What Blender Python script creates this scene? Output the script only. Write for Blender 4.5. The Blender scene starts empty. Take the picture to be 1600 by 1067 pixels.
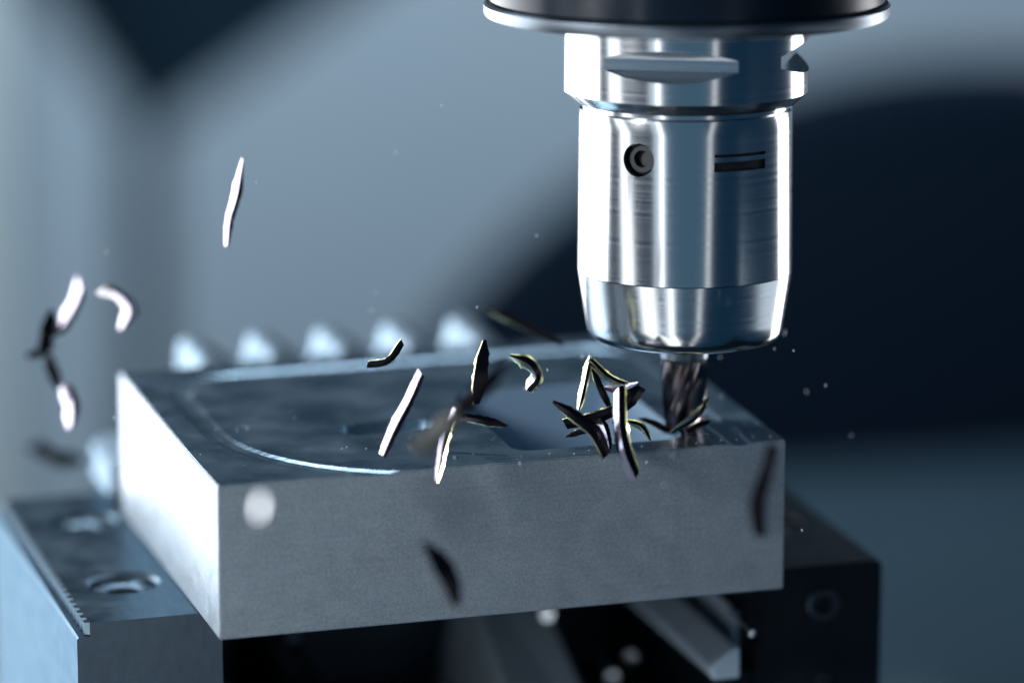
import bpy, bmesh, math, random
from mathutils import Vector, Matrix, noise
R_ = math.radians
MM = 0.001
scene = bpy.context.scene
COL = scene.collection

# ------------------------------------------------------------------ camera
F = 7000.0                       # focal length in photo pixels (1600 wide)
PITCH = R_(11.0)
sp, cp = math.sin(PITCH), math.cos(PITCH)
CAM = Vector((-44.667, -1141.05, 244.124))          # mm; origin = tip of the cutter
cam = bpy.data.cameras.new('camera')
cam.sensor_width = 36.0
cam.lens = F / 1600 * 36.0
cam.clip_start = 0.05
cam.clip_end = 50
cam.dof.use_dof = True
cam.dof.focus_distance = 1.137
cam.dof.aperture_fstop = 3.1
cam.dof.aperture_blades = 0
camo = bpy.data.objects.new('camera', cam)
COL.objects.link(camo)
camo.location = CAM * MM
camo.rotation_euler = (R_(90) - PITCH, 0, 0)
scene.camera = camo

# ------------------------------------------------------------------ world, exposure
world = bpy.data.worlds.new('World')
scene.world = world
world.use_nodes = True
wb = world.node_tree.nodes['Background']
wb.inputs[0].default_value = (0.08, 0.38, 0.80, 1)
wb.inputs[1].default_value = 0.075
vs = scene.view_settings
vs.view_transform = 'Standard'
vs.look = 'None'
vs.exposure = 0.0
vs.gamma = 1.0
vs.use_curve_mapping = False
scene.cycles.max_bounces = 8
scene.cycles.caustics_reflective = False
scene.cycles.caustics_refractive = False
scene.cycles.sample_clamp_indirect = 6.0
scene.cycles.use_denoising = True

# ------------------------------------------------------------------ lamps
def softbox(name, ang, dist, z, w, h, rad, color=(1, 1, 1), aim=(0, 0, 0), spread=180):
    """area lamp at an angle (degrees, 0 = towards the camera, + = right) round the cutter"""
    a = R_(ang)
    p = Vector((math.sin(a) * dist, -math.cos(a) * dist, z))
    L = bpy.data.lights.new(name, 'AREA')
    L.shape = 'RECTANGLE'
    L.size, L.size_y = w, h
    L.energy = rad * math.pi * w * h
    L.color = color
    L.spread = R_(spread)
    o = bpy.data.objects.new(name, L)
    COL.objects.link(o)
    o.location = p
    d = Vector(aim) - p
    d.z = aim[2]
    o.rotation_euler = d.to_track_quat('-Z', 'Z').to_euler()
    return o
COOL = (0.80, 0.91, 1.0)
softbox('softbox_rear_left', -130, 0.62, -0.08, 0.60, 0.90, 2.6, (0.93, 0.96, 1.0), spread=105)
softbox('softbox_rear_right', 138, 0.62, -0.15, 0.20, 1.0, 2.8, (0.95, 0.97, 1.0), spread=110)
softbox('strip_front_left', -48, 0.55, -0.20, 0.11, 1.1, 2.2, (0.93, 0.97, 1.0))
softbox('strip_front', -22, 0.95, -0.28, 0.05, 1.3, 3.2, (0.95, 0.98, 1.0))
softbox('strip_front_wide', -25, 1.02, -0.28, 0.20, 1.3, 0.7, COOL)
softbox('strip_front_right', 19, 0.95, -0.28, 0.08, 1.3, 0.9, (0.95, 0.98, 1.0))
softbox('strip_right', 94, 0.70, -0.20, 0.10, 1.0, 0.9, COOL)
softbox('front_fill', -4, 1.9, -0.25, 1.7, 1.6, 0.14, (0.40, 0.73, 1.0))
# small hard lamp added out of view, upper left, to brighten the block's front
kl = bpy.data.lights.new('front_face_fill', 'AREA'); kl.shape = 'DISK'; kl.size = 0.09; kl.energy = 1.45; kl.color = (0.95, 0.98, 1.0)
klo = bpy.data.objects.new('front_face_fill', kl); COL.objects.link(klo)
klo.location = (-0.30, -0.22, 0.15)
klo.rotation_euler = (Vector((-0.08, -0.02, -0.02)) - Vector(klo.location)).to_track_quat('-Z', 'Z').to_euler()
# unseen lamp added to brighten the enclosure wall behind
wl = bpy.data.lights.new('wall_fill_lamp', 'AREA')
wl.shape = 'RECTANGLE'; wl.size = 0.7; wl.size_y = 0.25
wl.energy = 13.0; wl.color = (0.72, 0.87, 1.0)
wlo = bpy.data.objects.new('wall_fill_lamp', wl); COL.objects.link(wlo)
wlo.location = (-0.25, 0.55, 0.75)
wlo.rotation_euler = (Vector((-0.05, 1.2, 0.05)) - Vector(wlo.location)).to_track_quat('-Z', 'Z').to_euler()

# ------------------------------------------------------------------ frames
def at(x, y, depth):
    """world point (mm) seen at photo pixel x, y at this distance along the view axis"""
    xc, up = (x - 800) / F * depth, -(y - 533.5) / F * depth
    return CAM + Vector((xc, up * sp + depth * cp, up * cp - depth * sp))
# the vice and the workpiece stand turned and slightly tipped under the spindle
FIX = (Matrix.Rotation(R_(3.2), 4, 'X') @ Matrix.Rotation(R_(16.8), 4, 'Z')
       @ Matrix.Translation(Vector((-129.2, -20.5, 0)) * MM))
H = 40.1

# ------------------------------------------------------------------ materials
def mat(name, base, rough=0.4, metal=0.0, bump=None, rvar=None, cvar=None, coat=0.0, scale=1.0,
        stretch=(1, 1, 1), aniso=0.0):
    """bump = (noise scale, strength, distance mm); rvar = (scale, amount); cvar = (scale, other colour)"""
    m = bpy.data.materials.new(name); m.use_nodes = True
    nt = m.node_tree; n = nt.nodes; l = nt.links
    b = n['Principled BSDF']
    b.inputs['Base Color'].default_value = (*base, 1)
    b.inputs['Roughness'].default_value = rough
    b.inputs['Metallic'].default_value = metal
    b.inputs['Coat Weight'].default_value = coat
    tc = n.new('ShaderNodeTexCoord'); mp = n.new('ShaderNodeMapping')
    mp.inputs['Scale'].default_value = stretch
    l.new(tc.outputs['Object'], mp.inputs['Vector'])
    def nz(sc, det=4):
        t = n.new('ShaderNodeTexNoise'); t.inputs['Scale'].default_value = sc
        t.inputs['Detail'].default_value = det
        l.new(mp.outputs[0], t.inputs['Vector']); return t
    if bump:
        t = nz(bump[0]); bp = n.new('ShaderNodeBump')
        bp.inputs['Strength'].default_value = bump[1]; bp.inputs['Distance'].default_value = bump[2] * MM
        l.new(t.outputs['Fac'], bp.inputs['Height']); l.new(bp.outputs[0], b.inputs['Normal'])
    if rvar:
        t = nz(rvar[0]); r = n.new('ShaderNodeMapRange')
        r.inputs['From Min'].default_value = 0.3; r.inputs['From Max'].default_value = 0.7
        r.inputs['To Min'].default_value = max(0.02, rough - rvar[1]); r.inputs['To Max'].default_value = rough + rvar[1]
        l.new(t.outputs['Fac'], r.inputs['Value']); l.new(r.outputs[0], b.inputs['Roughness'])
    if cvar:
        t = nz(cvar[0], 5); r = n.new('ShaderNodeValToRGB')
        r.color_ramp.elements[0].position = 0.35; r.color_ramp.elements[1].position = 0.68
        r.color_ramp.elements[0].color = (*base, 1); r.color_ramp.elements[1].color = (*cvar[1], 1)
        l.new(t.outputs['Fac'], r.inputs[0]); l.new(r.outputs[0], b.inputs['Base Color'])
    return m

M = {}
M['polished'] = mat('turned_polished_steel', (0.66, 0.68, 0.70), 0.16, 1.0, bump=(90, 0.018, 0.04), rvar=(70, 0.03), stretch=(0.03, 0.03, 14))
M['ring'] = mat('satin_steel_ring', (0.17, 0.20, 0.23), 0.34, 1.0, bump=(60, 0.05, 0.05), stretch=(0.3, 0.3, 14))
M['black'] = mat('black_spindle_paint', (0.004, 0.009, 0.018), 0.25, 0.0, rvar=(30, 0.08))
M['black'].node_tree.nodes['Principled BSDF'].inputs['Specular IOR Level'].default_value = 0.25
M['carbide'] = mat('dark_carbide', (0.15, 0.125, 0.13), 0.2, 1.0)
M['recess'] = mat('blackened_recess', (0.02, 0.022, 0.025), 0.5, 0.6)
M['milled'] = mat('milled_steel_top', (0.34, 0.44, 0.52), 0.29, 1.0, bump=(420, 0.08, 0.05), rvar=(60, 0.06), cvar=(40, (0.32, 0.415, 0.49)))
M['sawn'] = mat('matt_steel_side', (0.38, 0.455, 0.515), 0.46, 0.6, bump=(1500, 0.5, 0.11), rvar=(160, 0.10), cvar=(700, (0.35, 0.40, 0.445)))
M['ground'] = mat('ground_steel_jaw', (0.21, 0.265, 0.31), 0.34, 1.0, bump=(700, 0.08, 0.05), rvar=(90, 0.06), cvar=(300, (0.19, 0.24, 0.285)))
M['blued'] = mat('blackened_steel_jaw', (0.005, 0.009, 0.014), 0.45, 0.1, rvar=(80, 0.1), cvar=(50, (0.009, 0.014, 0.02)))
M['rail'] = mat('pale_lit_rail', (0.42, 0.52, 0.62), 0.4, 0.0)  # pale matt colour stands in for light caught on the rails
M['ramp'] = mat('pale_lit_rib', (0.66, 0.76, 0.84), 0.4, 0.0)  # pale colour stands in for the light on the central rib
M['pocket'] = mat('pocket_wall_lit', (0.27, 0.40, 0.54), 0.4, 0.35, bump=(600, 0.1, 0.05))  # pale blue puts the light on the pocket walls into the colour
M['teeth'] = mat('blued_clamp_teeth', (0.33, 0.40, 0.46), 0.45, 1.0)
for k_ in ('ground', 'teeth'): M[k_].node_tree.nodes['Principled BSDF'].inputs['Specular Tint'].default_value = (0.20, 0.245, 0.285, 1)
M['blued'].node_tree.nodes['Principled BSDF'].inputs['Specular IOR Level'].default_value = 0.2
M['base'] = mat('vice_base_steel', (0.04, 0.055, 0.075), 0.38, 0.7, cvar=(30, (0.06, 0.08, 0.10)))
M['wall'] = mat('enclosure_painted_sheet', (0.36, 0.44, 0.50), 0.5, 0.0, cvar=(4, (0.40, 0.46, 0.51)))
M['post'] = mat('pale_painted_post', (0.66, 0.72, 0.70), 0.5)
M['void'] = mat('dark_void', (0.008, 0.022, 0.036), 0.7)
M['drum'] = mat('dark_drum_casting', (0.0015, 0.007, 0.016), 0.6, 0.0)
M['table'] = mat('machine_table_iron', (0.030, 0.058, 0.078), 0.5, 0.2, cvar=(9, (0.022, 0.045, 0.064)))
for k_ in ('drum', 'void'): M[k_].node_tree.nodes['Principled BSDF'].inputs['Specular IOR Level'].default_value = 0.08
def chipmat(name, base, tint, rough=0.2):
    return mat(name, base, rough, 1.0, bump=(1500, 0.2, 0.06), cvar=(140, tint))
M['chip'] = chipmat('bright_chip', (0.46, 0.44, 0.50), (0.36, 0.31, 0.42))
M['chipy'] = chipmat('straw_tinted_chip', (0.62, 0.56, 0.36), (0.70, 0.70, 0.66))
M['chipd'] = chipmat('dark_shaded_chip', (0.030, 0.024, 0.036), (0.075, 0.06, 0.065), 0.27)  # near-black; also paints the shaded side of brighter chips
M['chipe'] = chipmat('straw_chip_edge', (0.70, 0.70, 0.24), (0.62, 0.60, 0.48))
M['chipb'] = mat('beige_chip', (0.34, 0.32, 0.28), 0.5, 0.3)
M['fines'] = mat('fine_swarf', (0.80, 0.82, 0.86), 0.4, 0.2)
M['chipp'] = chipmat('purple_tinted_chip', (0.62, 0.54, 0.66), (0.30, 0.22, 0.34))

def streaks(m, scale, stretch, amount, lo, hi):
    """long fine scratches: multiply the colour by a stretched noise"""
    nt = m.node_tree; n = nt.nodes; l = nt.links; b = n['Principled BSDF']
    src = b.inputs['Base Color'].links[0].from_socket
    tc = n.new('ShaderNodeTexCoord'); mp = n.new('ShaderNodeMapping'); mp.inputs['Scale'].default_value = stretch
    t = n.new('ShaderNodeTexNoise'); t.inputs['Scale'].default_value = scale; t.inputs['Detail'].default_value = 6
    rp = n.new('ShaderNodeMapRange'); rp.inputs['From Min'].default_value = lo; rp.inputs['From Max'].default_value = hi
    rp.inputs['To Min'].default_value = 1 - amount; rp.inputs['To Max'].default_value = 1 + amount * 0.6
    mx = n.new('ShaderNodeMix'); mx.data_type = 'RGBA'; mx.blend_type = 'MULTIPLY'; mx.inputs[0].default_value = 1
    l.new(tc.outputs['Object'], mp.inputs[0]); l.new(mp.outputs[0], t.inputs['Vector']); l.new(t.outputs['Fac'], rp.inputs[0])
    l.new(src, mx.inputs[6]); l.new(rp.outputs[0], mx.inputs[7]); l.new(mx.outputs[2], b.inputs['Base Color'])
def rings(m, centre, scale, strength):
    """overlapping cutter arcs added on top of the existing bump"""
    nt = m.node_tree; n = nt.nodes; l = nt.links; b = n['Principled BSDF']
    src = b.inputs['Normal'].links[0].from_socket
    tc = n.new('ShaderNodeTexCoord'); mp = n.new('ShaderNodeMapping'); mp.inputs['Location'].default_value = [-c * MM for c in centre]
    w = n.new('ShaderNodeTexWave'); w.wave_type = 'RINGS'; w.rings_direction = 'Z'
    w.inputs['Scale'].default_value = scale; w.inputs['Distortion'].default_value = 1.2; w.inputs['Detail'].default_value = 3; w.inputs['Detail Scale'].default_value = 4
    bp = n.new('ShaderNodeBump'); bp.inputs['Strength'].default_value = strength; bp.inputs['Distance'].default_value = 0.05 * MM
    l.new(tc.outputs['Object'], mp.inputs[0]); l.new(mp.outputs[0], w.inputs[0]); l.new(w.outputs['Fac'], bp.inputs['Height'])
    l.new(src, bp.inputs['Normal']); l.new(bp.outputs[0], b.inputs['Normal'])
streaks(M['sawn'], 60, (1.4, 1.4, 18), 0.07, 0.32, 0.68)
streaks(M['sawn'], 1500, (1, 1, 1), 0.20, 0.3, 0.7)
streaks(M['sawn'], 26, (1, 1, 2.2), 0.04, 0.35, 0.65)
streaks(M['milled'], 90, (1, 14, 1), 0.14, 0.3, 0.7)
streaks(M['ground'], 90, (6, 0.7, 3), 0.08, 0.3, 0.7)
rings(M['milled'], (60, 190, 0), 130, 0.22)

# ------------------------------------------------------------------ helpers
def tag(o, label=None, cat=None, group=None, kind=None):
    if label: o['label'] = label
    if cat: o['category'] = cat
    if group: o['group'] = group
    if kind: o['kind'] = kind
    return o
def empty(name, mw=None):
    o = bpy.data.objects.new(name, None); COL.objects.link(o)
    o.empty_display_size = 0.01
    if mw is not None: o.matrix_world = mw
    return o
def link(name, bm, mats, parent=None, mw=None, smooth=30):
    """bm in mm -> mesh object in metres"""
    bmesh.ops.scale(bm, vec=(MM, MM, MM), verts=bm.verts)
    me = bpy.data.meshes.new(name); bm.to_mesh(me); bm.free()
    for m in (mats if isinstance(mats, (list, tuple)) else [mats]): me.materials.append(m)
    if smooth:
        me.polygons.foreach_set('use_smooth', [True] * len(me.polygons))
        me.set_sharp_from_angle(angle=R_(smooth))
    o = bpy.data.objects.new(name, me); COL.objects.link(o)
    if parent: o.parent = parent
    elif mw is not None: o.matrix_world = mw
    return o
def prism(bm, poly, axis, a, b, taper=0.0, bevel=0.0):
    """extrude a polygon [(p, q)] along 'x' | 'y' | 'z' from a to b"""
    def P(p, q, t):
        return {'x': (t, p, q), 'y': (p, t, q), 'z': (p, q, t)}[axis]
    A = [bm.verts.new(P(p, q, a)) for p, q in poly]
    B = [bm.verts.new(P(p, q, b)) for p, q in poly]
    fs = [bm.faces.new(A), bm.faces.new(list(reversed(B)))]
    k = len(poly)
    for i in range(k):
        fs.append(bm.faces.new((A[(i + 1) % k], A[i], B[i], B[(i + 1) % k])))
    bmesh.ops.recalc_face_normals(bm, faces=fs)
    if bevel:
        es = list({e for f in fs for e in f.edges})
        bmesh.ops.bevel(bm, geom=es, offset=bevel, segments=2, affect='EDGES', clamp_overlap=True)
def box(bm, x0, x1, y0, y1, z0, z1, bevel=0.0):
    prism(bm, [(x0, y0), (x1, y0), (x1, y1), (x0, y1)], 'z', z0, z1, bevel=bevel)
def rrect(x0, x1, y0, y1, r, n=10):
    r = r if isinstance(r, (list, tuple)) else (r,) * 4      # corners: x0y0, x1y0, x1y1, x0y1
    out = []
    for (cx, cy, sx, sy, rr, a0) in ((x0, y0, 1, 1, r[0], 180), (x1, y0, -1, 1, r[1], 270), (x1, y1, -1, -1, r[2], 0), (x0, y1, 1, -1, r[3], 90)):
        for i in range(n + 1):
            a = R_(a0 + 90 * i / n)
            out.append((cx + sx * rr + rr * math.cos(a), cy + sy * rr + rr * math.sin(a)))
    return out
def loft(bm, rings):
    """closed solid through rings of equal length"""
    V = [[bm.verts.new(p) for p in r] for r in rings]
    k = len(V[0]); fs = []
    for a, b in zip(V, V[1:]):
        for i in range(k):
            fs.append(bm.faces.new((a[i], a[(i + 1) % k], b[(i + 1) % k], b[i])))
    fs.append(bm.faces.new(list(reversed(V[0])))); fs.append(bm.faces.new(V[-1]))
    bmesh.ops.recalc_face_normals(bm, faces=fs)
def lathe(bm, prof, n=128, cx=0, cy=0):
    """closed solid of revolution round z through prof = [(r, z)] from bottom to top"""
    loft(bm, [[(cx + r * math.cos(2 * math.pi * i / n), cy + r * math.sin(2 * math.pi * i / n), z) for i in range(n)] for r, z in prof])
def cut(o, *cutters, smooth=30):
    """boolean difference, applied"""
    objs = []
    for bm in cutters:
        c = link('cutter', bm, [], smooth=0); c.parent = o.parent; c.matrix_basis = o.matrix_basis; objs.append(c)
        md = o.modifiers.new('b', 'BOOLEAN'); md.operation = 'DIFFERENCE'; md.solver = 'EXACT'; md.object = c
    dg = bpy.context.evaluated_depsgraph_get(); dg.update()
    me = bpy.data.meshes.new_from_object(o.evaluated_get(dg))
    o.modifiers.clear(); old = o.data; nm = old.name; o.data = me; bpy.data.meshes.remove(old); me.name = nm
    for c in objs:
        d = c.data; bpy.data.objects.remove(c); bpy.data.meshes.remove(d)
    me.polygons.foreach_set('use_smooth', [True] * len(me.polygons))
    me.set_sharp_from_angle(angle=R_(smooth))
    return o

# ================================================================== SETTING
# back wall of the machine enclosure: two sheet panels with slanting tops, a near-black sheet standing in for the unlit void behind
YW = 1200.0
DW = 2340.0
def wallpoly(px):
    out = []
    for x, y in px:
        d = at(x, y, 1000) - CAM
        t = (YW - CAM.y) / d.y
        p = CAM + d * t
        out.append((p.x, p.z))
    return out
def panel(name, px, y0, y1, m):
    bm = bmesh.new(); prism(bm, wallpoly(px), 'y', y0, y1)
    return tag(link(name, bm, m, smooth=0), kind='structure')
panel('wall_left', [(-900, -900), (0, -90), (196, 200), (196, 2400), (-900, 2400)], YW, YW + 25, M['wall'])
panel('wall_back', [(258, 208), (560, -8), (1000, -320), (3200, -1500), (3200, 2400), (258, 2400)], YW, YW + 25, M['wall'])
panel('wall_post', [(-300, -900), (4, -900), (4, 2400), (-300, 2400)], YW - 40, YW - 5, M['post'])
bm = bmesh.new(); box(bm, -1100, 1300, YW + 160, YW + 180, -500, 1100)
tag(link('wall_void_sheet', bm, M['void'], smooth=0), kind='structure')
# machine table and bed
bm = bmesh.new(); box(bm, -60, 230, -40, 190, -190, -128, bevel=3)
tag(link('machine_table', bm, M['table'], mw=Matrix.Rotation(R_(16.8), 4, 'Z') @ Matrix.Translation((-0.08, 0.0, 0))), kind='structure')
bm = bmesh.new(); lathe(bm, [(40, -310), (294, -310), (300, -304), (300, 1100), (40, 1100)], 96)
bmesh.ops.rotate(bm, verts=bm.verts, cent=(0, 0, 0), matrix=Matrix.Rotation(R_(90), 3, 'Y'))
tag(link('trunnion_cradle', bm, M['table'], mw=Matrix.Translation((0.11, 0.66, -0.466)) @ Matrix.Rotation(R_(16.8), 4, 'Z')),
    'blurred grey rounded cradle of the machine at lower right behind the vice', 'machine cradle')
bm = bmesh.new(); box(bm, -1100, 1300, -600, YW + 200, -860, -800)
tag(link('machine_bed', bm, M['void'], smooth=0), kind='structure')

# big dark rotary drum behind
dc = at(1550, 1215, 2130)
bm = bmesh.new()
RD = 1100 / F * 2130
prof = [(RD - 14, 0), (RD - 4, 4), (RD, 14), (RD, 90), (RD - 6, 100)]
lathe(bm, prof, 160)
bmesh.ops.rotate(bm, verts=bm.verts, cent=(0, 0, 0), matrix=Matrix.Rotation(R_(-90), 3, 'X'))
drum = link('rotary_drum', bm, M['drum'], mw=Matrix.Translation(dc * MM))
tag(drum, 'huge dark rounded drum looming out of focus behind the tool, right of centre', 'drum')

# ================================================================== VICE
vice = empty('machine_vice', FIX)
tag(vice, 'steel clamping vice with two jaws holding the square steel block from below', 'vice')
JT = -H
# left jaw: body with a serrated step along its outer edge and two counterbored holes
bm = bmesh.new()
prism(bm, [(-31.7, -122), (6, -122), (6, JT), (-28.2, JT), (-28.2, JT - 3.6), (-31.2, JT - 3.6), (-31.7, JT - 4.2)], 'y', 23.5, 140)
jaw = link('jaw', bm, M['ground'], parent=vice)
jaw['label'] = 'bright ground steel jaw with two counterbored bolt holes'
def hole(cx, cy, prof):
    b = bmesh.new(); lathe(b, prof, 48, cx, cy); return b
hp = [(5.0, JT - 60), (5.0, JT - 3.2), (6.0, JT - 2.6), (8.7, JT - 2.4), (8.7, JT - 1.0), (10.0, JT + 0.05), (10.0, JT + 6)]
cut(jaw, hole(-13, 55, hp), hole(-12, 114, hp))
for cy, cx in ((55, -13), (114, -12)):
    bm = bmesh.new(); lathe(bm, [(5.0, JT - 40), (5.0, JT - 13), (4.2, JT - 12)], 32, cx, cy)
    link('bolt_head', bm, M['recess'], parent=jaw)
# serration teeth: small wedges on the step face
bm0 = bmesh.new()
prism(bm0, [(-29.6, -0.9), (-28.1, -1.5), (-28.1, 1.3), (-29.6, 0.9)], 'z', JT - 3.4, JT - 0.1)
tooth_me = None
k = 0
yy = 25.6
while yy < 138:
    if tooth_me is None:
        o = link('serration_tooth', bm0, M['ground'], parent=jaw, smooth=0); tooth_me = o.data
    else:
        o = bpy.data.objects.new('serration_tooth', tooth_me); COL.objects.link(o); o.parent = jaw
    o.location = (0, yy * MM, 0)
    yy += 4.3
# right jaw: blackened
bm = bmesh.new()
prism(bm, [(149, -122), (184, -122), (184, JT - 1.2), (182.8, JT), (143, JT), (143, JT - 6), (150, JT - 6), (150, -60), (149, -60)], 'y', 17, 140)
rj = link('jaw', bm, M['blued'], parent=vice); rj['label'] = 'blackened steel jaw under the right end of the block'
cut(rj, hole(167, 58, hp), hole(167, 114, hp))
for (hx, hz, hr) in ((167.5, -51, 4.6), (168, -72, 1.8), (168, -80, 1.8)):
    bm = bmesh.new()
    prof = [(hr, -1.0), (hr, 0.6), (hr * 0.9, 1.0), (hr * 0.55, 1.0), (hr * 0.5, -0.6)]
    lathe(bm, prof, 28)
    bmesh.ops.rotate(bm, verts=bm.verts, cent=(0, 0, 0), matrix=Matrix.Rotation(R_(90), 3, 'X'))
    bmesh.ops.translate(bm, verts=bm.verts, vec=(hx, 17, hz))
    link('cap_screw', bm, M['base'], parent=rj)
bm = bmesh.new(); box(bm, 162.5, 164.5, 60, 62, JT, JT + 1.5, bevel=0.4)
link('locating_pin', bm, M['ground'], parent=rj)
# ledges and base between the jaws
bm = bmesh.new(); prism(bm, [(135.5, -68), (143, -68), (143, -59.5), (141.5, -59.5), (135.5, -64.5)], 'y', 13, 119, bevel=0.4); link('guide_rail', bm, M['rail'], parent=vice)
bm = bmesh.new(); box(bm, 143.2, 148.8, 20, 138, -100, -68, bevel=0.5); link('guide_wall', bm, M['blued'], parent=vice)
bm = bmesh.new(); prism(bm, [(146, -67.8), (148.9, -67.8), (148.9, -55), (147.5, -55)], 'y', 30, 119, bevel=0.4); link('guide_rail', bm, M['rail'], parent=vice)
bm = bmesh.new(); box(bm, 8, 16, 30, 138, -78, -70, bevel=0.5); link('guide_rail', bm, M['base'], parent=vice)
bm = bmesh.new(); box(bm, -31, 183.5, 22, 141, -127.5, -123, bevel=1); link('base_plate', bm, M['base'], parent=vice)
bm = bmesh.new(); box(bm, 7, 148, 120, 140.5, -95.5, -42, bevel=1); link('rear_shade_plate', bm, M['base'], parent=vice)  # dark plate added so the gap under the block stays dark
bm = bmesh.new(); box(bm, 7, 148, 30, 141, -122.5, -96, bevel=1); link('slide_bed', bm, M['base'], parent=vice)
bm = bmesh.new(); loft(bm, [[(88, 34, -95.8), (116, 34, -95.8), (114, 34, -95), (92, 34, -94)], [(90, 119, -95.8), (118, 119, -95.8), (114, 119, -60), (98, 119, -62)]]); link('sloped_centre_rib', bm, M['ramp'], parent=vice)  # rib sloped to the front so it catches the strip lamps
bm = bmesh.new(); loft(bm, [[(40, 40, -95.8), (50, 40, -95.8), (50, 40, -93), (42, 40, -94)], [(30, 119, -95.8), (40, 119, -95.8), (40, 119, -62), (32, 119, -63)]]); link('side_ramp', bm, M['base'], parent=vice)
FI = FIX.inverted()
for (px, py, dd, r, lean, tilt) in ((985, 1028, 1240, 2.3, -11, -4), (957, 1058, 1238, 2.0, 8, 0), (855, 960, 1236, 2.0, -13, 0), (456, 994, 1226, 2.0, -16, 0), (1176, 990, 1170, 1.1, 10, 0)):  # polished heads added and leaned to mirror the lamps as bright dots
    bm = bmesh.new(); lathe(bm, [(r * 0.6, -26), (r * 0.6, -4), (r, -3.6), (r, -0.3), (r * 0.86, 0.0), (r * 0.3, 0.05)], 24)
    ax = Vector((math.sin(R_(lean)), -math.cos(R_(lean)), math.sin(R_(tilt))))
    mw = Matrix.Translation(at(px, py, dd) * MM) @ ax.to_track_quat('Z', 'Y').to_matrix().to_4x4()
    o = link('cap_screw', bm, M['polished'], parent=vice); o.matrix_local = FI @ mw
# rear toothed clamp bar
prof = [(0, -H + 0.2), (0, -31), (3, -29), (24, -27)]
for i in range(5):
    x = 25 + 19.8 * i
    prof += [(x, -6.0), (x + 0.5, -3.6), (x + 1.8, -1.9), (x + 3.8, -1.2), (x + 6, -1.8), (x + 9, -4), (x + 18.6, -11 if i < 4 else -17)]
prof += [(140, -17), (140, -H + 0.2)]
bm = bmesh.new(); prism(bm, prof, 'y', 131, 158, bevel=0)
bar = link('toothed_clamp_bar', bm, M['teeth'], mw=FIX, smooth=40)
tag(bar, 'row of bright blurred saw teeth on a clamp bar behind the block', 'clamp bar')

# ================================================================== WORKPIECE
W, D = 150.0, 117.0
bm = bmesh.new(); box(bm, 0, W, 0, D, -H, 0, bevel=0.35)
blk = link('steel_block', bm, [M['milled'], M['sawn'], M['pocket']], mw=FIX)
b1 = bmesh.new()
def ring(off, z, r):
    return [(x, y, z) for x, y in rrect(7 + off, 141 - off, -10 + off, 107 - off, [max(1, q - off) for q in r])]
cr = (60, 9, 14, 22)
rg = [ring(0, 3, cr), ring(0, 0, cr), ring(1.3, -0.45, cr), ring(3.2, -0.65, cr), ring(5.1, -0.45, cr), ring(6.4, 0, cr), ring(6.4, 3, cr)]
V = [[b1.verts.new(p) for p in q] for q in rg]
for a, b in zip(V, V[1:] + V[:1]):
    for q in range(len(a)):
        b1.faces.new((a[q], a[(q + 1) % len(a)], b[(q + 1) % len(a)], b[q]))
bmesh.ops.recalc_face_normals(b1, faces=b1.faces)
b2 = bmesh.new()
prism(b2, rrect(80, 126, 9, 70, 5), 'z', -26, 4)
b3 = bmesh.new()
prism(b3, rrect(42, 68, 36, 47, 5.4), 'z', -5, 4)
cut(blk, b1, b2, b3, smooth=9)
me = blk.data
for p in me.polygons:
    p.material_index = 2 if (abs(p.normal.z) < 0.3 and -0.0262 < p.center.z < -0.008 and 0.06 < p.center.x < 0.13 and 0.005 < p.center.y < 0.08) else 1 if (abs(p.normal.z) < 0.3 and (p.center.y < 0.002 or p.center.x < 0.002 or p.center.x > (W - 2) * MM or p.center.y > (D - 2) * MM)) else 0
tag(blk, 'thick rectangular steel block with milled pockets in its top, being cut', 'workpiece')

# ================================================================== SPINDLE, HOLDER, CUTTER
spd = empty('machine_spindle', Matrix.Translation((0, 0, 0.107)))
tag(spd, 'black machine spindle nose with silver rim at the top edge of the picture', 'spindle')
bm = bmesh.new(); lathe(bm, [(20, 4.4), (50.2, 4.2), (50.6, 4.6), (50.6, 46), (49, 48)], 160); link('housing', bm, M['black'], parent=spd)
bm = bmesh.new(); lathe(bm, [(40, 0.6), (49.6, 0.0), (51.6, 0.5), (52.0, 1.2), (52.0, 3.4), (51.4, 4.0), (40, 4.0)], 160); link('rim_ring', bm, M['ring'], parent=spd)

th = empty('tool_holder', Matrix.Translation((0, 0, 0)))
tag(th, 'shiny cylindrical steel tool holder hanging from the spindle, nose tapering towards the cutter', 'tool holder')
zs = [88.2 + i * 1.6 for i in range(14)]
prof = [(24, 85.2), (28.0, 85.2), (31.2, 88.0)] + [(31.4, z) for z in zs] + [(31.0, 112), (24, 112)]
bm = bmesh.new(); lathe(bm, prof, 192)
collar = link('collar', bm, M['polished'], parent=th)
cs = []
for a in (-10.4, 80, 172):
    b = bmesh.new()
    prism(b, [(-26.4, 96.3), (-26.4, 99.2), (-32.5, 102.4), (-32.5, 93.2)], 'x', -26, 26)
    bmesh.ops.rotate(b, verts=b.verts, cent=(0, 0, 0), matrix=Matrix.Rotation(R_(a), 3, 'Z')); cs.append(b)
cut(collar, *cs, smooth=22)
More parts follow.
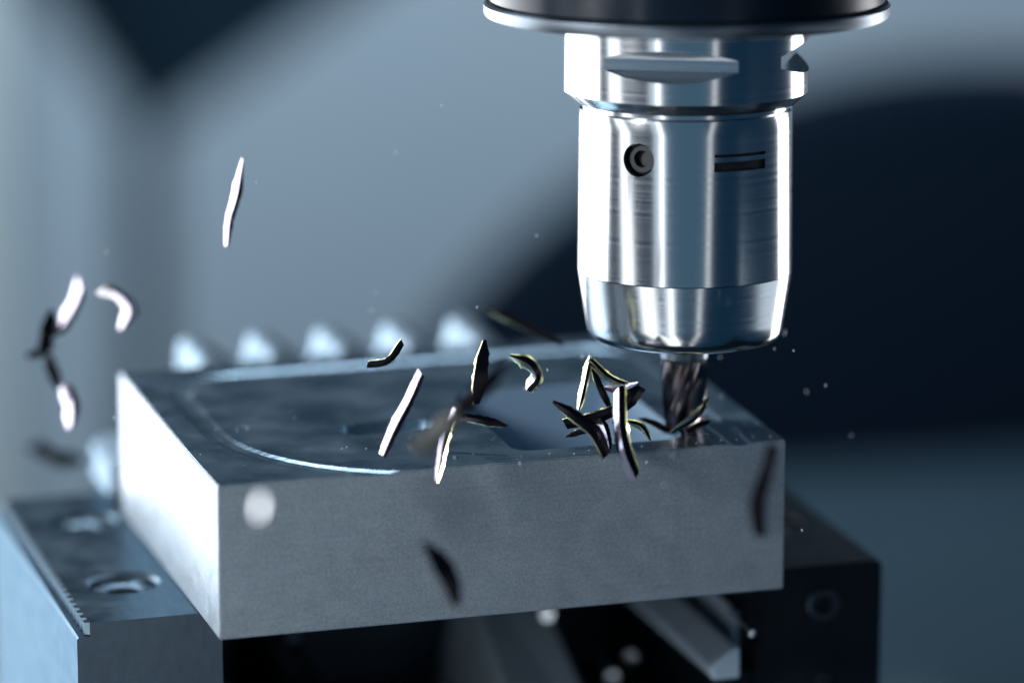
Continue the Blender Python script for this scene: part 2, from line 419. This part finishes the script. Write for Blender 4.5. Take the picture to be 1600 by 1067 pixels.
# body and tapered nose
prof = [(22, 41.4), (27.55, 41.4)] + [(27.55 - 0.1 * (i / 22), 40.0 + 2 * i) for i in range(1, 22)] + [(27.3, 83.5), (26.6, 84.0), (26.6, 86.2), (22, 86.2)]
bm = bmesh.new(); lathe(bm, prof, 192)
body = link('body', bm, M['polished'], parent=th)
b1 = bmesh.new(); lathe(b1, [(4.3, 0), (4.3, 12)], 40)
bmesh.ops.rotate(b1, verts=b1.verts, cent=(0, 0, 0), matrix=Matrix.Rotation(R_(90), 3, 'X'))
bmesh.ops.translate(b1, verts=b1.verts, vec=(0, -20, 73.5))
bmesh.ops.rotate(b1, verts=b1.verts, cent=(0, 0, 0), matrix=Matrix.Rotation(R_(-28), 3, 'Z'))
def arcband(a0, a1, z0, z1, r0, r1, n=16):
    b = bmesh.new()
    pts = [(r1 * math.sin(R_(a0 + (a1 - a0) * i / n)), -r1 * math.cos(R_(a0 + (a1 - a0) * i / n))) for i in range(n + 1)]
    pts += [(r0 * math.sin(R_(a0 + (a1 - a0) * i / n)), -r0 * math.cos(R_(a0 + (a1 - a0) * i / n))) for i in range(n, -1, -1)]
    prism(b, pts, 'z', z0, z1); return b
cut(body, b1, arcband(13, 45, 70.8, 73.2, 26.9, 30), arcband(13, 45, 74.4, 75.2, 26.9, 30), smooth=22)
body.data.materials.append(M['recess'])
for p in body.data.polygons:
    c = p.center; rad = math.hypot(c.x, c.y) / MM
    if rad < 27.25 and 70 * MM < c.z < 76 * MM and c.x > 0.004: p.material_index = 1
bm = bmesh.new(); lathe(bm, [(4.0, 0), (4.0, 4.5), (3.4, 5.0), (2.2, 5.0), (2.0, 3.0)], 6 * 6)
bmesh.ops.rotate(bm, verts=bm.verts, cent=(0, 0, 0), matrix=Matrix.Rotation(R_(90), 3, 'X'))
bmesh.ops.translate(bm, verts=bm.verts, vec=(0, -20.3, 73.5))
bmesh.ops.rotate(bm, verts=bm.verts, cent=(0, 0, 0), matrix=Matrix.Rotation(R_(-28), 3, 'Z'))
link('set_screw', bm, M['recess'], parent=body)
prof = [(6.4, 23.2), (21.6, 23.2), (23.2, 23.5), (24.4, 24.4), (25.1, 26.0)] + [(25.1 + 2.4 * t, 26.0 + 15.2 * t) for t in (0.2, 0.4, 0.6, 0.8, 1.0)] + [(22, 41.2)]
bm = bmesh.new(); lathe(bm, prof, 192)
link('nose_cone', bm, M['polished'], parent=th)

# end mill: four-flute twisted section
def mill_section(r, rot):
    pts = []
    n = 64
    for i in range(n):
        a = 2 * math.pi * i / n
        t = (a * 4 / (2 * math.pi)) % 1.0
        if t < 0.12: k = 1.0
        elif t < 0.36: k = 0.94 - 0.02 * (t - .12)
        else:
            u = (t - 0.36) / 0.64
            k = 0.94 - 0.40 * math.sin(math.pi * min(1, u * 1.02)) ** 0.8
        pts.append((r * k * math.cos(a + rot), r * k * math.sin(a + rot)))
    return pts
em = empty('end_mill', Matrix.Translation((0, 0, 0)))
tag(em, 'dark fluted end mill cutting into the block, held in the tool holder', 'cutting tool')
bm = bmesh.new()
rings = []
for i in range(31):
    z = -1.4 + i * 0.65
    rings.append([(x, y, z) for x, y in mill_section(6.0, z * 0.075 + 0.5)])
loft(bm, rings); link('flutes', bm, M['carbide'], parent=em, smooth=40)
bm = bmesh.new(); lathe(bm, [(5.2, 17.0), (6.05, 18.3), (6.05, 30), (5.5, 30.5)], 64); link('shank', bm, M['ring'], parent=em)

# ================================================================== CHIPS
CAMD = Vector((0, -cp, sp))       # direction towards the camera
rnd = random.Random(7)
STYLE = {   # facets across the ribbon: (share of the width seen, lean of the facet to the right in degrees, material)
    'chip': [(0.10, -72, 'chipp'), (0.48, -60, 'chip'), (0.42, 28, 'chipd')],  # right-leaning side takes the dark material as painted shade
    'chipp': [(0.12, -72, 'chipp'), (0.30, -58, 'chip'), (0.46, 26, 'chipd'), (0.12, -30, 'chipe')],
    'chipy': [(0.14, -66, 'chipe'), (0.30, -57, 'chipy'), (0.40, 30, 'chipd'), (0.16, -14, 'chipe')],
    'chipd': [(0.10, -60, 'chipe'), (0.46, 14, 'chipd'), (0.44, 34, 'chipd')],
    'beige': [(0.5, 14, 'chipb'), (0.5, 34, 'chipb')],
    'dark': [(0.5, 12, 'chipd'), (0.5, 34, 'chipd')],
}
def chip(label, pts, wpx, m, face=(0, 0), twist=0.0, bow=0.25, thick=0.16, edge=None, cat='metal chip', taper=0.55, name='metal_chip', seed=None, style=None):
    """curled sliver of swarf with a creased section. pts: (px, py, depth mm) along it"""
    rr = random.Random(seed if seed is not None else label)
    P = [at(*p) for p in pts]
    n = 20
    Q = [P[0] * 2 - P[1]] + P + [P[-1] * 2 - P[-2]]
    line = []
    for i in range(n + 1):                                   # Catmull-Rom
        s = i / n * (len(P) - 1); k = min(int(s), len(P) - 2); t = s - k
        a, b, c, d = Q[k:k + 4]
        line.append(0.5 * ((2 * b) + (c - a) * t + (2 * a - 5 * b + 4 * c - d) * t * t + (3 * b - a - 3 * c + d) * t ** 3))
    org = sum(line, Vector()) / len(line)
    dm = sum(p[2] for p in pts) / len(pts)
    wmm = 0.95 * wpx / (F / dm); e0, e1 = rr.choice(((0.9, 0.35), (0.3, 0.9), (0.85, 0.85), (0.25, 0.45)))
    fac = STYLE[style or m]
    tm = (line[-1] - line[0]).normalized()
    sgn = 1 if tm.cross(CAMD).x >= 0 else -1
    names = []
    for f_ in fac:
        if f_[2] not in names: names.append(f_[2])
    sub = 2
    skew = rr.uniform(-0.9, 0.9); ph = rr.uniform(0, 6)
    bm = bmesh.new(); rings = []
    for i, p in enumerate(line):
        t = (line[min(i + 1, n)] - line[max(i - 1, 0)]).normalized()
        side = t.cross(CAMD).normalized() * sgn
        fr = side.cross(t).normalized()
        if fr.dot(CAMD) < 0: fr = -fr
        s = i / n
        w = wmm * min(1, e0 + (1 - e0) * min(1, 4 * s), e1 + (1 - e1) * min(1, 4 * (1 - s))) * (1 + 0.07 * math.sin(7 * s + ph))
        wob = 5 * math.sin(5 * s + ph) + twist * 0.2 * (s - 0.5)
        up = []; x = -0.5 * w; h = 0.0; acc = []
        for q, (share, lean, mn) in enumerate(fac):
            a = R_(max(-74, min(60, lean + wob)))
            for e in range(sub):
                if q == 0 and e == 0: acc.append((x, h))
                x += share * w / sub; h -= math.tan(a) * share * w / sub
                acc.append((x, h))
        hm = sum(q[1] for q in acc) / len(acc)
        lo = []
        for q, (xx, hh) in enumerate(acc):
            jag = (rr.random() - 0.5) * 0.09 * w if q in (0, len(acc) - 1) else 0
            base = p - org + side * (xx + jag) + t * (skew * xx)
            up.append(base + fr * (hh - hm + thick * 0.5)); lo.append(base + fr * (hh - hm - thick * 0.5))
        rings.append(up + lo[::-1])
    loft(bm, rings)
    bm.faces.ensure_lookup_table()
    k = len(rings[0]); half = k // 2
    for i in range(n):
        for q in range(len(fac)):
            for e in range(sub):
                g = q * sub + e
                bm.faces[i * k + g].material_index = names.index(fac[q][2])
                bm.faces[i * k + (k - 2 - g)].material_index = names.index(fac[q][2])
    o = link(name, bm, [M[q] for q in names], mw=Matrix.Translation(org * MM), smooth=18)
    tag(o, label, cat, 'chips flying off the cutter')
    return o

chip('long straight white chip falling through the air above the block corner', [(379, 248, 1112), (369, 305, 1114), (358, 345, 1115), (354, 385, 1112)], 17, 'chip', (-62, 8), 25, 0.35, taper=0.8)
chip('pale blue chip leaning right, topmost of the tangle at the far left', [(127, 445, 1065), (112, 482, 1068), (86, 522, 1072)], 26, 'chip', (-40, 10), 30, 0.45)
chip('dark upright chip crossing the tangle at the far left', [(78, 484, 1076), (74, 520, 1073), (66, 556, 1070)], 22, 'chipd', (30, 0), 10, 0.2, style='dark')
chip('short dark chip pointing left out of the far left tangle', [(42, 553, 1066), (60, 551, 1069), (84, 540, 1072)], 15, 'chipd', (20, 30), 0, 0.2, style='dark')
chip('dusky chip hanging down from the far left tangle', [(72, 552, 1064), (82, 580, 1066), (94, 604, 1068)], 20, 'chipd', (10, 10), 20, 0.3, style='dark')
chip('white hooked chip beside the tangle at the far left', [(154, 459, 1088), (181, 461, 1081), (201, 484, 1079), (189, 514, 1080)], 24, 'chip', (-45, 12), 40, 0.35)
chip('small shiny curled chip below the tangle at the far left', [(96, 604, 1076), (110, 628, 1078), (111, 666, 1080)], 30, 'chip', (-30, 5), 60, 0.55)
chip('faint dark blurred chip near the left edge above the vice jaw', [(52, 694, 1020), (84, 714, 1022), (130, 722, 1026)], 24, 'chipd', (30, 20), 10, 0.2, style='dark')
chip('small black crescent chip in front of the blurred teeth', [(574, 569, 1136), (606, 563, 1136), (629, 534, 1136)], 13, 'chipd', (20, -20), 20, 0.3, taper=0.25)
chip('dark thin blurred chip left of the holder tip', [(754, 480, 1196), (806, 502, 1194), (880, 540, 1190)], 15, 'chipd', (10, 25), 25, 0.3)
chip('straight white chip standing over the left half of the block', [(658, 582, 1124), (640, 622, 1125), (616, 668, 1125), (597, 712, 1124)], 19, 'chip', (-60, 12), 24, 0.30, taper=0.85)
chip('wide black chip with a pale left edge above the block', [(757, 531, 1132), (751, 580, 1131), (745, 632, 1130)], 24, 'chipd', (35, 0), 50, 0.4)
chip('curled chip with a yellow edge hovering above the square pocket', [(797, 556, 1130), (826, 568, 1128), (838, 588, 1130), (826, 606, 1134)], 24, 'chipy', (-20, 20), 70, 0.45)
chip('broad dark blurred chip slanting across the middle of the block', [(792, 566, 1056), (740, 620, 1055), (705, 662, 1054)], 28, 'chipd', (30, 10), 10, 0.2, style='dark')
chip('beige blurred chip slanting over the middle of the block', [(712, 642, 1050), (684, 676, 1050), (654, 706, 1048)], 38, 'chipy', (35, -20), 20, 0.25, style='beige')
chip('thin tinted chip hanging over the front edge of the block', [(712, 640, 1118), (694, 692, 1117), (682, 752, 1116)], 15, 'chipp', (-35, 8), 120, 0.35)
chip('flat black chip lying left of the square pocket', [(698, 648, 1146), (746, 655, 1144), (792, 666, 1142)], 15, 'chipd', (10, 30), 10, 0.2)
# cluster in front of the cutter
chip('pale upright chip with a yellow edge at the back of the cluster', [(922, 556, 1142), (914, 596, 1142), (904, 640, 1143)], 14, 'chipy', (-45, 10), 40, 0.4)
chip('pale slanting chip forming the upper right side of the cluster', [(922, 562, 1141), (952, 590, 1139), (992, 606, 1137)], 14, 'chipy', (-30, 25), 50, 0.4)
chip('thin dark chip inside the triangle of the cluster', [(922, 566, 1143), (938, 606, 1144), (958, 644, 1145)], 12, 'chipd', (20, 0), 30, 0.3)
chip('long black chip with a pale lower edge at the left of the cluster', [(864, 628, 1129), (898, 650, 1127), (930, 676, 1126), (948, 712, 1126)], 21, 'chipd', (-20, 35), 70, 0.55)
chip('pale purple chip hanging over the front edge below the cluster', [(968, 606, 1126), (969, 660, 1123), (977, 704, 1121), (994, 746, 1120)], 25, 'chipp', (-42, 8), 34, 0.5, taper=0.75)
chip('broad dark chip crossing the cluster behind the purple one', [(882, 662, 1138), (930, 652, 1138), (976, 632, 1138), (1001, 604, 1139)], 22, 'chipd', (10, -30), 30, 0.4)
chip('bright curled chip end at the peak of the cluster', [(948, 604, 1133), (976, 608, 1131), (998, 598, 1130)], 15, 'chip', (-35, 20), 80, 0.5)
chip('yellow edged arched chip resting right of the purple one', [(972, 658, 1140), (1000, 665, 1139), (1016, 688, 1139)], 12, 'chipy', (-20, 45), 30, 0.4)
chip('short black chip lowest at the left of the cluster', [(884, 682, 1142), (908, 674, 1142), (934, 668, 1141)], 10, 'chipd', (0, 30), 10, 0.2)
chip('short grey chip behind the black one of the cluster', [(938, 656, 1138), (946, 676, 1136), (952, 702, 1134)], 16, 'chip', (30, 20), 20, 0.3)
chip('pale green curved chip leaning against the foot of the cutter', [(1107, 620, 1152), (1086, 650, 1150), (1048, 676, 1148)], 12, 'chipy', (-35, 30), 30, 0.4)
chip('short chip lying right of the foot of the cutter', [(1110, 656, 1158), (1092, 664, 1157), (1072, 674, 1156)], 10, 'chipd', (-20, 30), 20, 0.4)
chip('thin dark chip lying left of the foot of the cutter', [(998, 654, 1158), (1022, 662, 1157), (1048, 674, 1156)], 11, 'chipd', (0, 40), 20, 0.3)
# near, out of focus
chip('dark curved blurred chip in front of the block face', [(662, 846, 1062), (690, 882, 1062), (706, 912, 1062), (714, 946, 1062)], 30, 'chipd', (20, 10), 30, 0.3, style='dark')
chip('blurred chip with pale top and dark lower end before the block corner', [(1210, 694, 1060), (1196, 744, 1060), (1184, 790, 1060), (1188, 838, 1060)], 26, 'chipd', (-34, 0), -70, 0.15, style='dark')
chip('very faint bluish blurred chip before the middle of the block face', [(676, 742, 870), (712, 790, 870), (742, 836, 872)], 22, 'chipd', (10, 10), 10, 0.2, style='dark')
# round out-of-focus glint
Lp = Vector((math.sin(R_(-127)) * 620, -math.cos(R_(-127)) * 620, -50))
gp = at(405, 792, 985)
hv = ((Lp - gp).normalized() + (CAM - gp).normalized()).normalized()
bm = bmesh.new()
lathe(bm, [(0.8, -0.3), (2.0, -0.2), (2.2, 0), (2.0, 0.05), (0.4, 0.10)], 24)
fl = link('metal_fleck', bm, M['polished'], mw=Matrix.Translation(gp * MM) @ hv.to_track_quat('Z', 'Y').to_matrix().to_4x4())
tag(fl, 'round white glinting fleck before the left end of the block face', 'metal chip')
# fine dust of swarf hanging in the air
bm = bmesh.new()
for (x, y, s) in [(618, 238, 3), (587, 458, 3), (580, 486, 4), (838, 368, 4), (910, 557, 5), (1226, 520, 6), (1290, 602, 4), (165, 393, 3), (1125, 558, 3), (1240, 548, 3), (1210, 545, 3), (1127, 620, 5), (812, 724, 5), (710, 715, 3), (585, 735, 3), (615, 735, 3), (690, 165, 2), (1260, 612, 4), (1050, 712, 4), (1010, 722, 4), (855, 578, 3), (820, 607, 3), (745, 480, 3), (400, 285, 2), (178, 652, 3), (1100, 735, 3), (1036, 758, 4), (640, 700, 3), (1330, 680, 3), (1253, 828, 4)]:
    p = at(x, y, 1120 + rnd.uniform(-25, 12)); L = s / 3.6
    d = Vector((rnd.uniform(-.6, .6), rnd.uniform(-.4, .4), 1)).normalized() * L * 0.5
    u = d.orthogonal().normalized() * 0.2; v = d.cross(u).normalized() * 0.2
    vs_ = [bm.verts.new(p + a) for a in (d, -d, u, -u, v, -v)]
    for a in (0, 1):
        for b, c in ((2, 4), (4, 3), (3, 5), (5, 2)): bm.faces.new((vs_[a], vs_[b], vs_[c]))
for k in range(150):
    if k % 3: x, y = rnd.gauss(124, 16), abs(rnd.gauss(12, 16)) + 0.8
    else: x, y = rnd.uniform(2, 148), rnd.uniform(0.8, 60)
    if not (0.5 < x < 149.5 and y < 116) or (79 < x < 127 and 8 < y < 71): continue
    p = (FIX @ Vector((x * MM, y * MM, 0.0001))) / MM
    L = rnd.uniform(0.25, 0.8); a = rnd.uniform(0, 6.28)
    d = Vector((math.cos(a), math.sin(a), rnd.uniform(0, 0.5))).normalized() * L * 0.5
    u = Vector((0, 0, 0.13)); v = d.cross(u).normalized() * 0.13
    vs_ = [bm.verts.new(p + a_) for a_ in (d, -d, u, -u, v, -v)]
    for a_ in (0, 1):
        for b, c in ((2, 4), (4, 3), (3, 5), (5, 2)): bm.faces.new((vs_[a_], vs_[b], vs_[c]))
bmesh.ops.recalc_face_normals(bm, faces=bm.faces)
tag(link('swarf_dust', bm, M['fines'], smooth=0), 'tiny bright specks of swarf in the air and on the block', 'swarf', kind='stuff')
